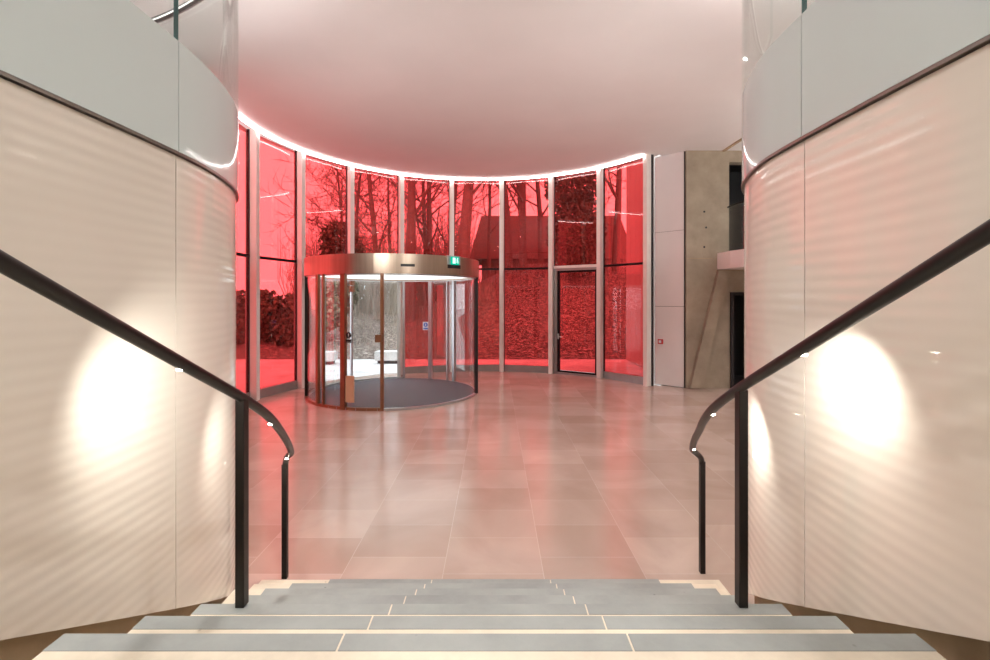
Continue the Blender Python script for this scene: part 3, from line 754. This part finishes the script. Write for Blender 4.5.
TR = [(378, 26, 0, 1.0, .4, 'bare tree with one slim upright trunk above the left half of the bronze canopy'),
      (357, 29, 2, 1.0, 2.2, 'bare leaning young tree left of the upright trunk above the canopy'),
      (411, 25, 3, .95, 1.0, 'thick dark trunked bare tree above the middle of the canopy'),
      (430, 30, 1, .85, 2.5, 'bare tree with twin thin trunks left of the green exit sign'),
      (463, 23, 3, 1.0, .1, 'thickest bare trunk above the green exit sign'),
      (452, 31, 0, 1.0, 5.0, 'slim bare tree behind the thickest trunk'),
      (508, 28, 3, .85, 3.0, 'bare tree with forked trunk in the pane right of the revolving door'),
      (524, 27, 1, .9, 1.7, 'twin trunked bare tree in front of the brown building'),
      (541, 31, 0, 1.0, .9, 'slim bare tree beside the ivy covered tree'),
      (616, 27, 3, .7, 4.4, 'bare tree in the last red pane on the right'),
      (346, 36, 0, .9, 2.0, 'slender bare tree seen through the clear drum on the left'),
      (392, 36, 2, 1.1, 3.3, 'distant bare tree behind the entrance opening'),
      (488, 33, 2, 1.1, 5.5, 'thin bare tree at the left end of the brown building')]
for a in TR: bare_tree(*a)

def foliage(seed, n, blobs, s):
    rnd = random.Random(seed); m = MB()
    for _ in range(n):
        c, R = rnd.choice(blobs)
        d = Vector((rnd.gauss(0, 1), rnd.gauss(0, 1), rnd.gauss(0, 1))).normalized()*rnd.uniform(.55, 1.05)
        p = Vector((c[0]+d.x*R[0], c[1]+d.y*R[1], c[2]+d.z*R[2]))
        u = Vector((rnd.uniform(-1, 1), rnd.uniform(-1, 1), rnd.uniform(-1, 1))).normalized()*s; w = u.cross(Vector((rnd.uniform(-1, 1), rnd.uniform(-1, 1), rnd.uniform(-1, 1)))).normalized()*s
        m.face([m._v(p-u), m._v(p+w*.6), m._v(p+u), m._v(p-w*.6)])
    return m
def ivy_tree(px, Y, blobs, n, label, seed, hgt):
    x = (px-495)/F*Y; t = empty('ivy_tree', (x, Y, bank_z(x, Y)), label=label, cat='tree')
    o = bpy.data.objects.new('trunk', meshes[2]); COL.objects.link(o); o.parent = t; o.scale = (hgt, hgt, hgt); o.location = (0, 0, -.1)
    foliage(seed, n, blobs, .11).build('foliage', IVY, t)
ivy_tree(340, 22, [((0, 0, 4.1), (.9, .8, .9)), ((.4, 0, 3.2), (.8, .8, 1.2)), ((-.6, 0, 2.9), (.7, .7, .6)), ((.2, 0, 1.8), (.6, .6, 1.0))], 5200, 'tree with a dense dark ivy clump in the second red pane from the left', 5, .6)
ivy_tree(576, 25, [((0, 0, 2.5), (1.5, .9, 2.2)), ((-.2, 0, 5.2), (1.45, .9, 1.8)), ((.2, 0, 7.2), (1.35, .8, 1.6)), ((.1, 0, 9), (1.1, .8, 1.4))], 17000, 'tall dense ivy covered tree filling the pane above the red side door', 6, .75)

# hedge seen through the left bay, wood edge seen through the door
rnd = random.Random(2); blobs = []
for k in range(34):
    x = -19+k*.36+rnd.uniform(-.2, .2); blobs.append(((x, 20+rnd.uniform(-.4, .4), rnd.uniform(.5, 1.8)), (.8, .6, rnd.uniform(.7, .95))))
h = foliage(9, 30000, blobs, .15).build('hedge', IVY); tag(h, 'dense dark hedge behind the bright forecourt at the far left', 'hedge')
m = MB(); rnd = random.Random(4)
for _ in range(2600):
    Y = rnd.uniform(17, 32); px = rnd.uniform(290, 640); x = (px-495)/F*Y; z = bank_z(x, Y); L = rnd.uniform(.1, .9)*(1 if Y > 23 else .25)
    if Y > 27 and px < 470: L *= 3
    d = Vector((rnd.uniform(-.45, .45), rnd.uniform(-.3, .3), 1))
    m.tube([(x, Y, z-.05), Vector((x, Y, z))+d*L*.5, Vector((x, Y, z))+d*L+Vector((rnd.uniform(-.2, .2), 0, 0))*L], [.014, .01, .004], 3, caps=False)
for _ in range(1500):
    Y = rnd.uniform(29, 42); px = rnd.uniform(295, 470); x = (px-495)/F*Y; z = bank_z(x, Y)-.1; L = rnd.uniform(1.5, 6.5)
    d = Vector((rnd.uniform(-.22, .22), rnd.uniform(-.2, .2), 1)); q = Vector((x, Y, z)); w = Vector((rnd.uniform(-.12, .12), 0, 0))*L
    m.tube([q, q+d*L*.5+w, q+d*L], [.03, .02, .008], 3, caps=False)
    for _k in range(4):
        t = rnd.uniform(.3, .95); b = q+d*L*t; e = b+Vector((rnd.uniform(-.6, .6), rnd.uniform(-.3, .3), rnd.uniform(.1, .8)))*L*.3; m.tube([b, e], [.014, .006], 3, caps=False)
u = m.build('undergrowth', TWIG); tag(u, 'tangle of pale dead stems and twigs growing on the bank', 'undergrowth', kind='stuff')
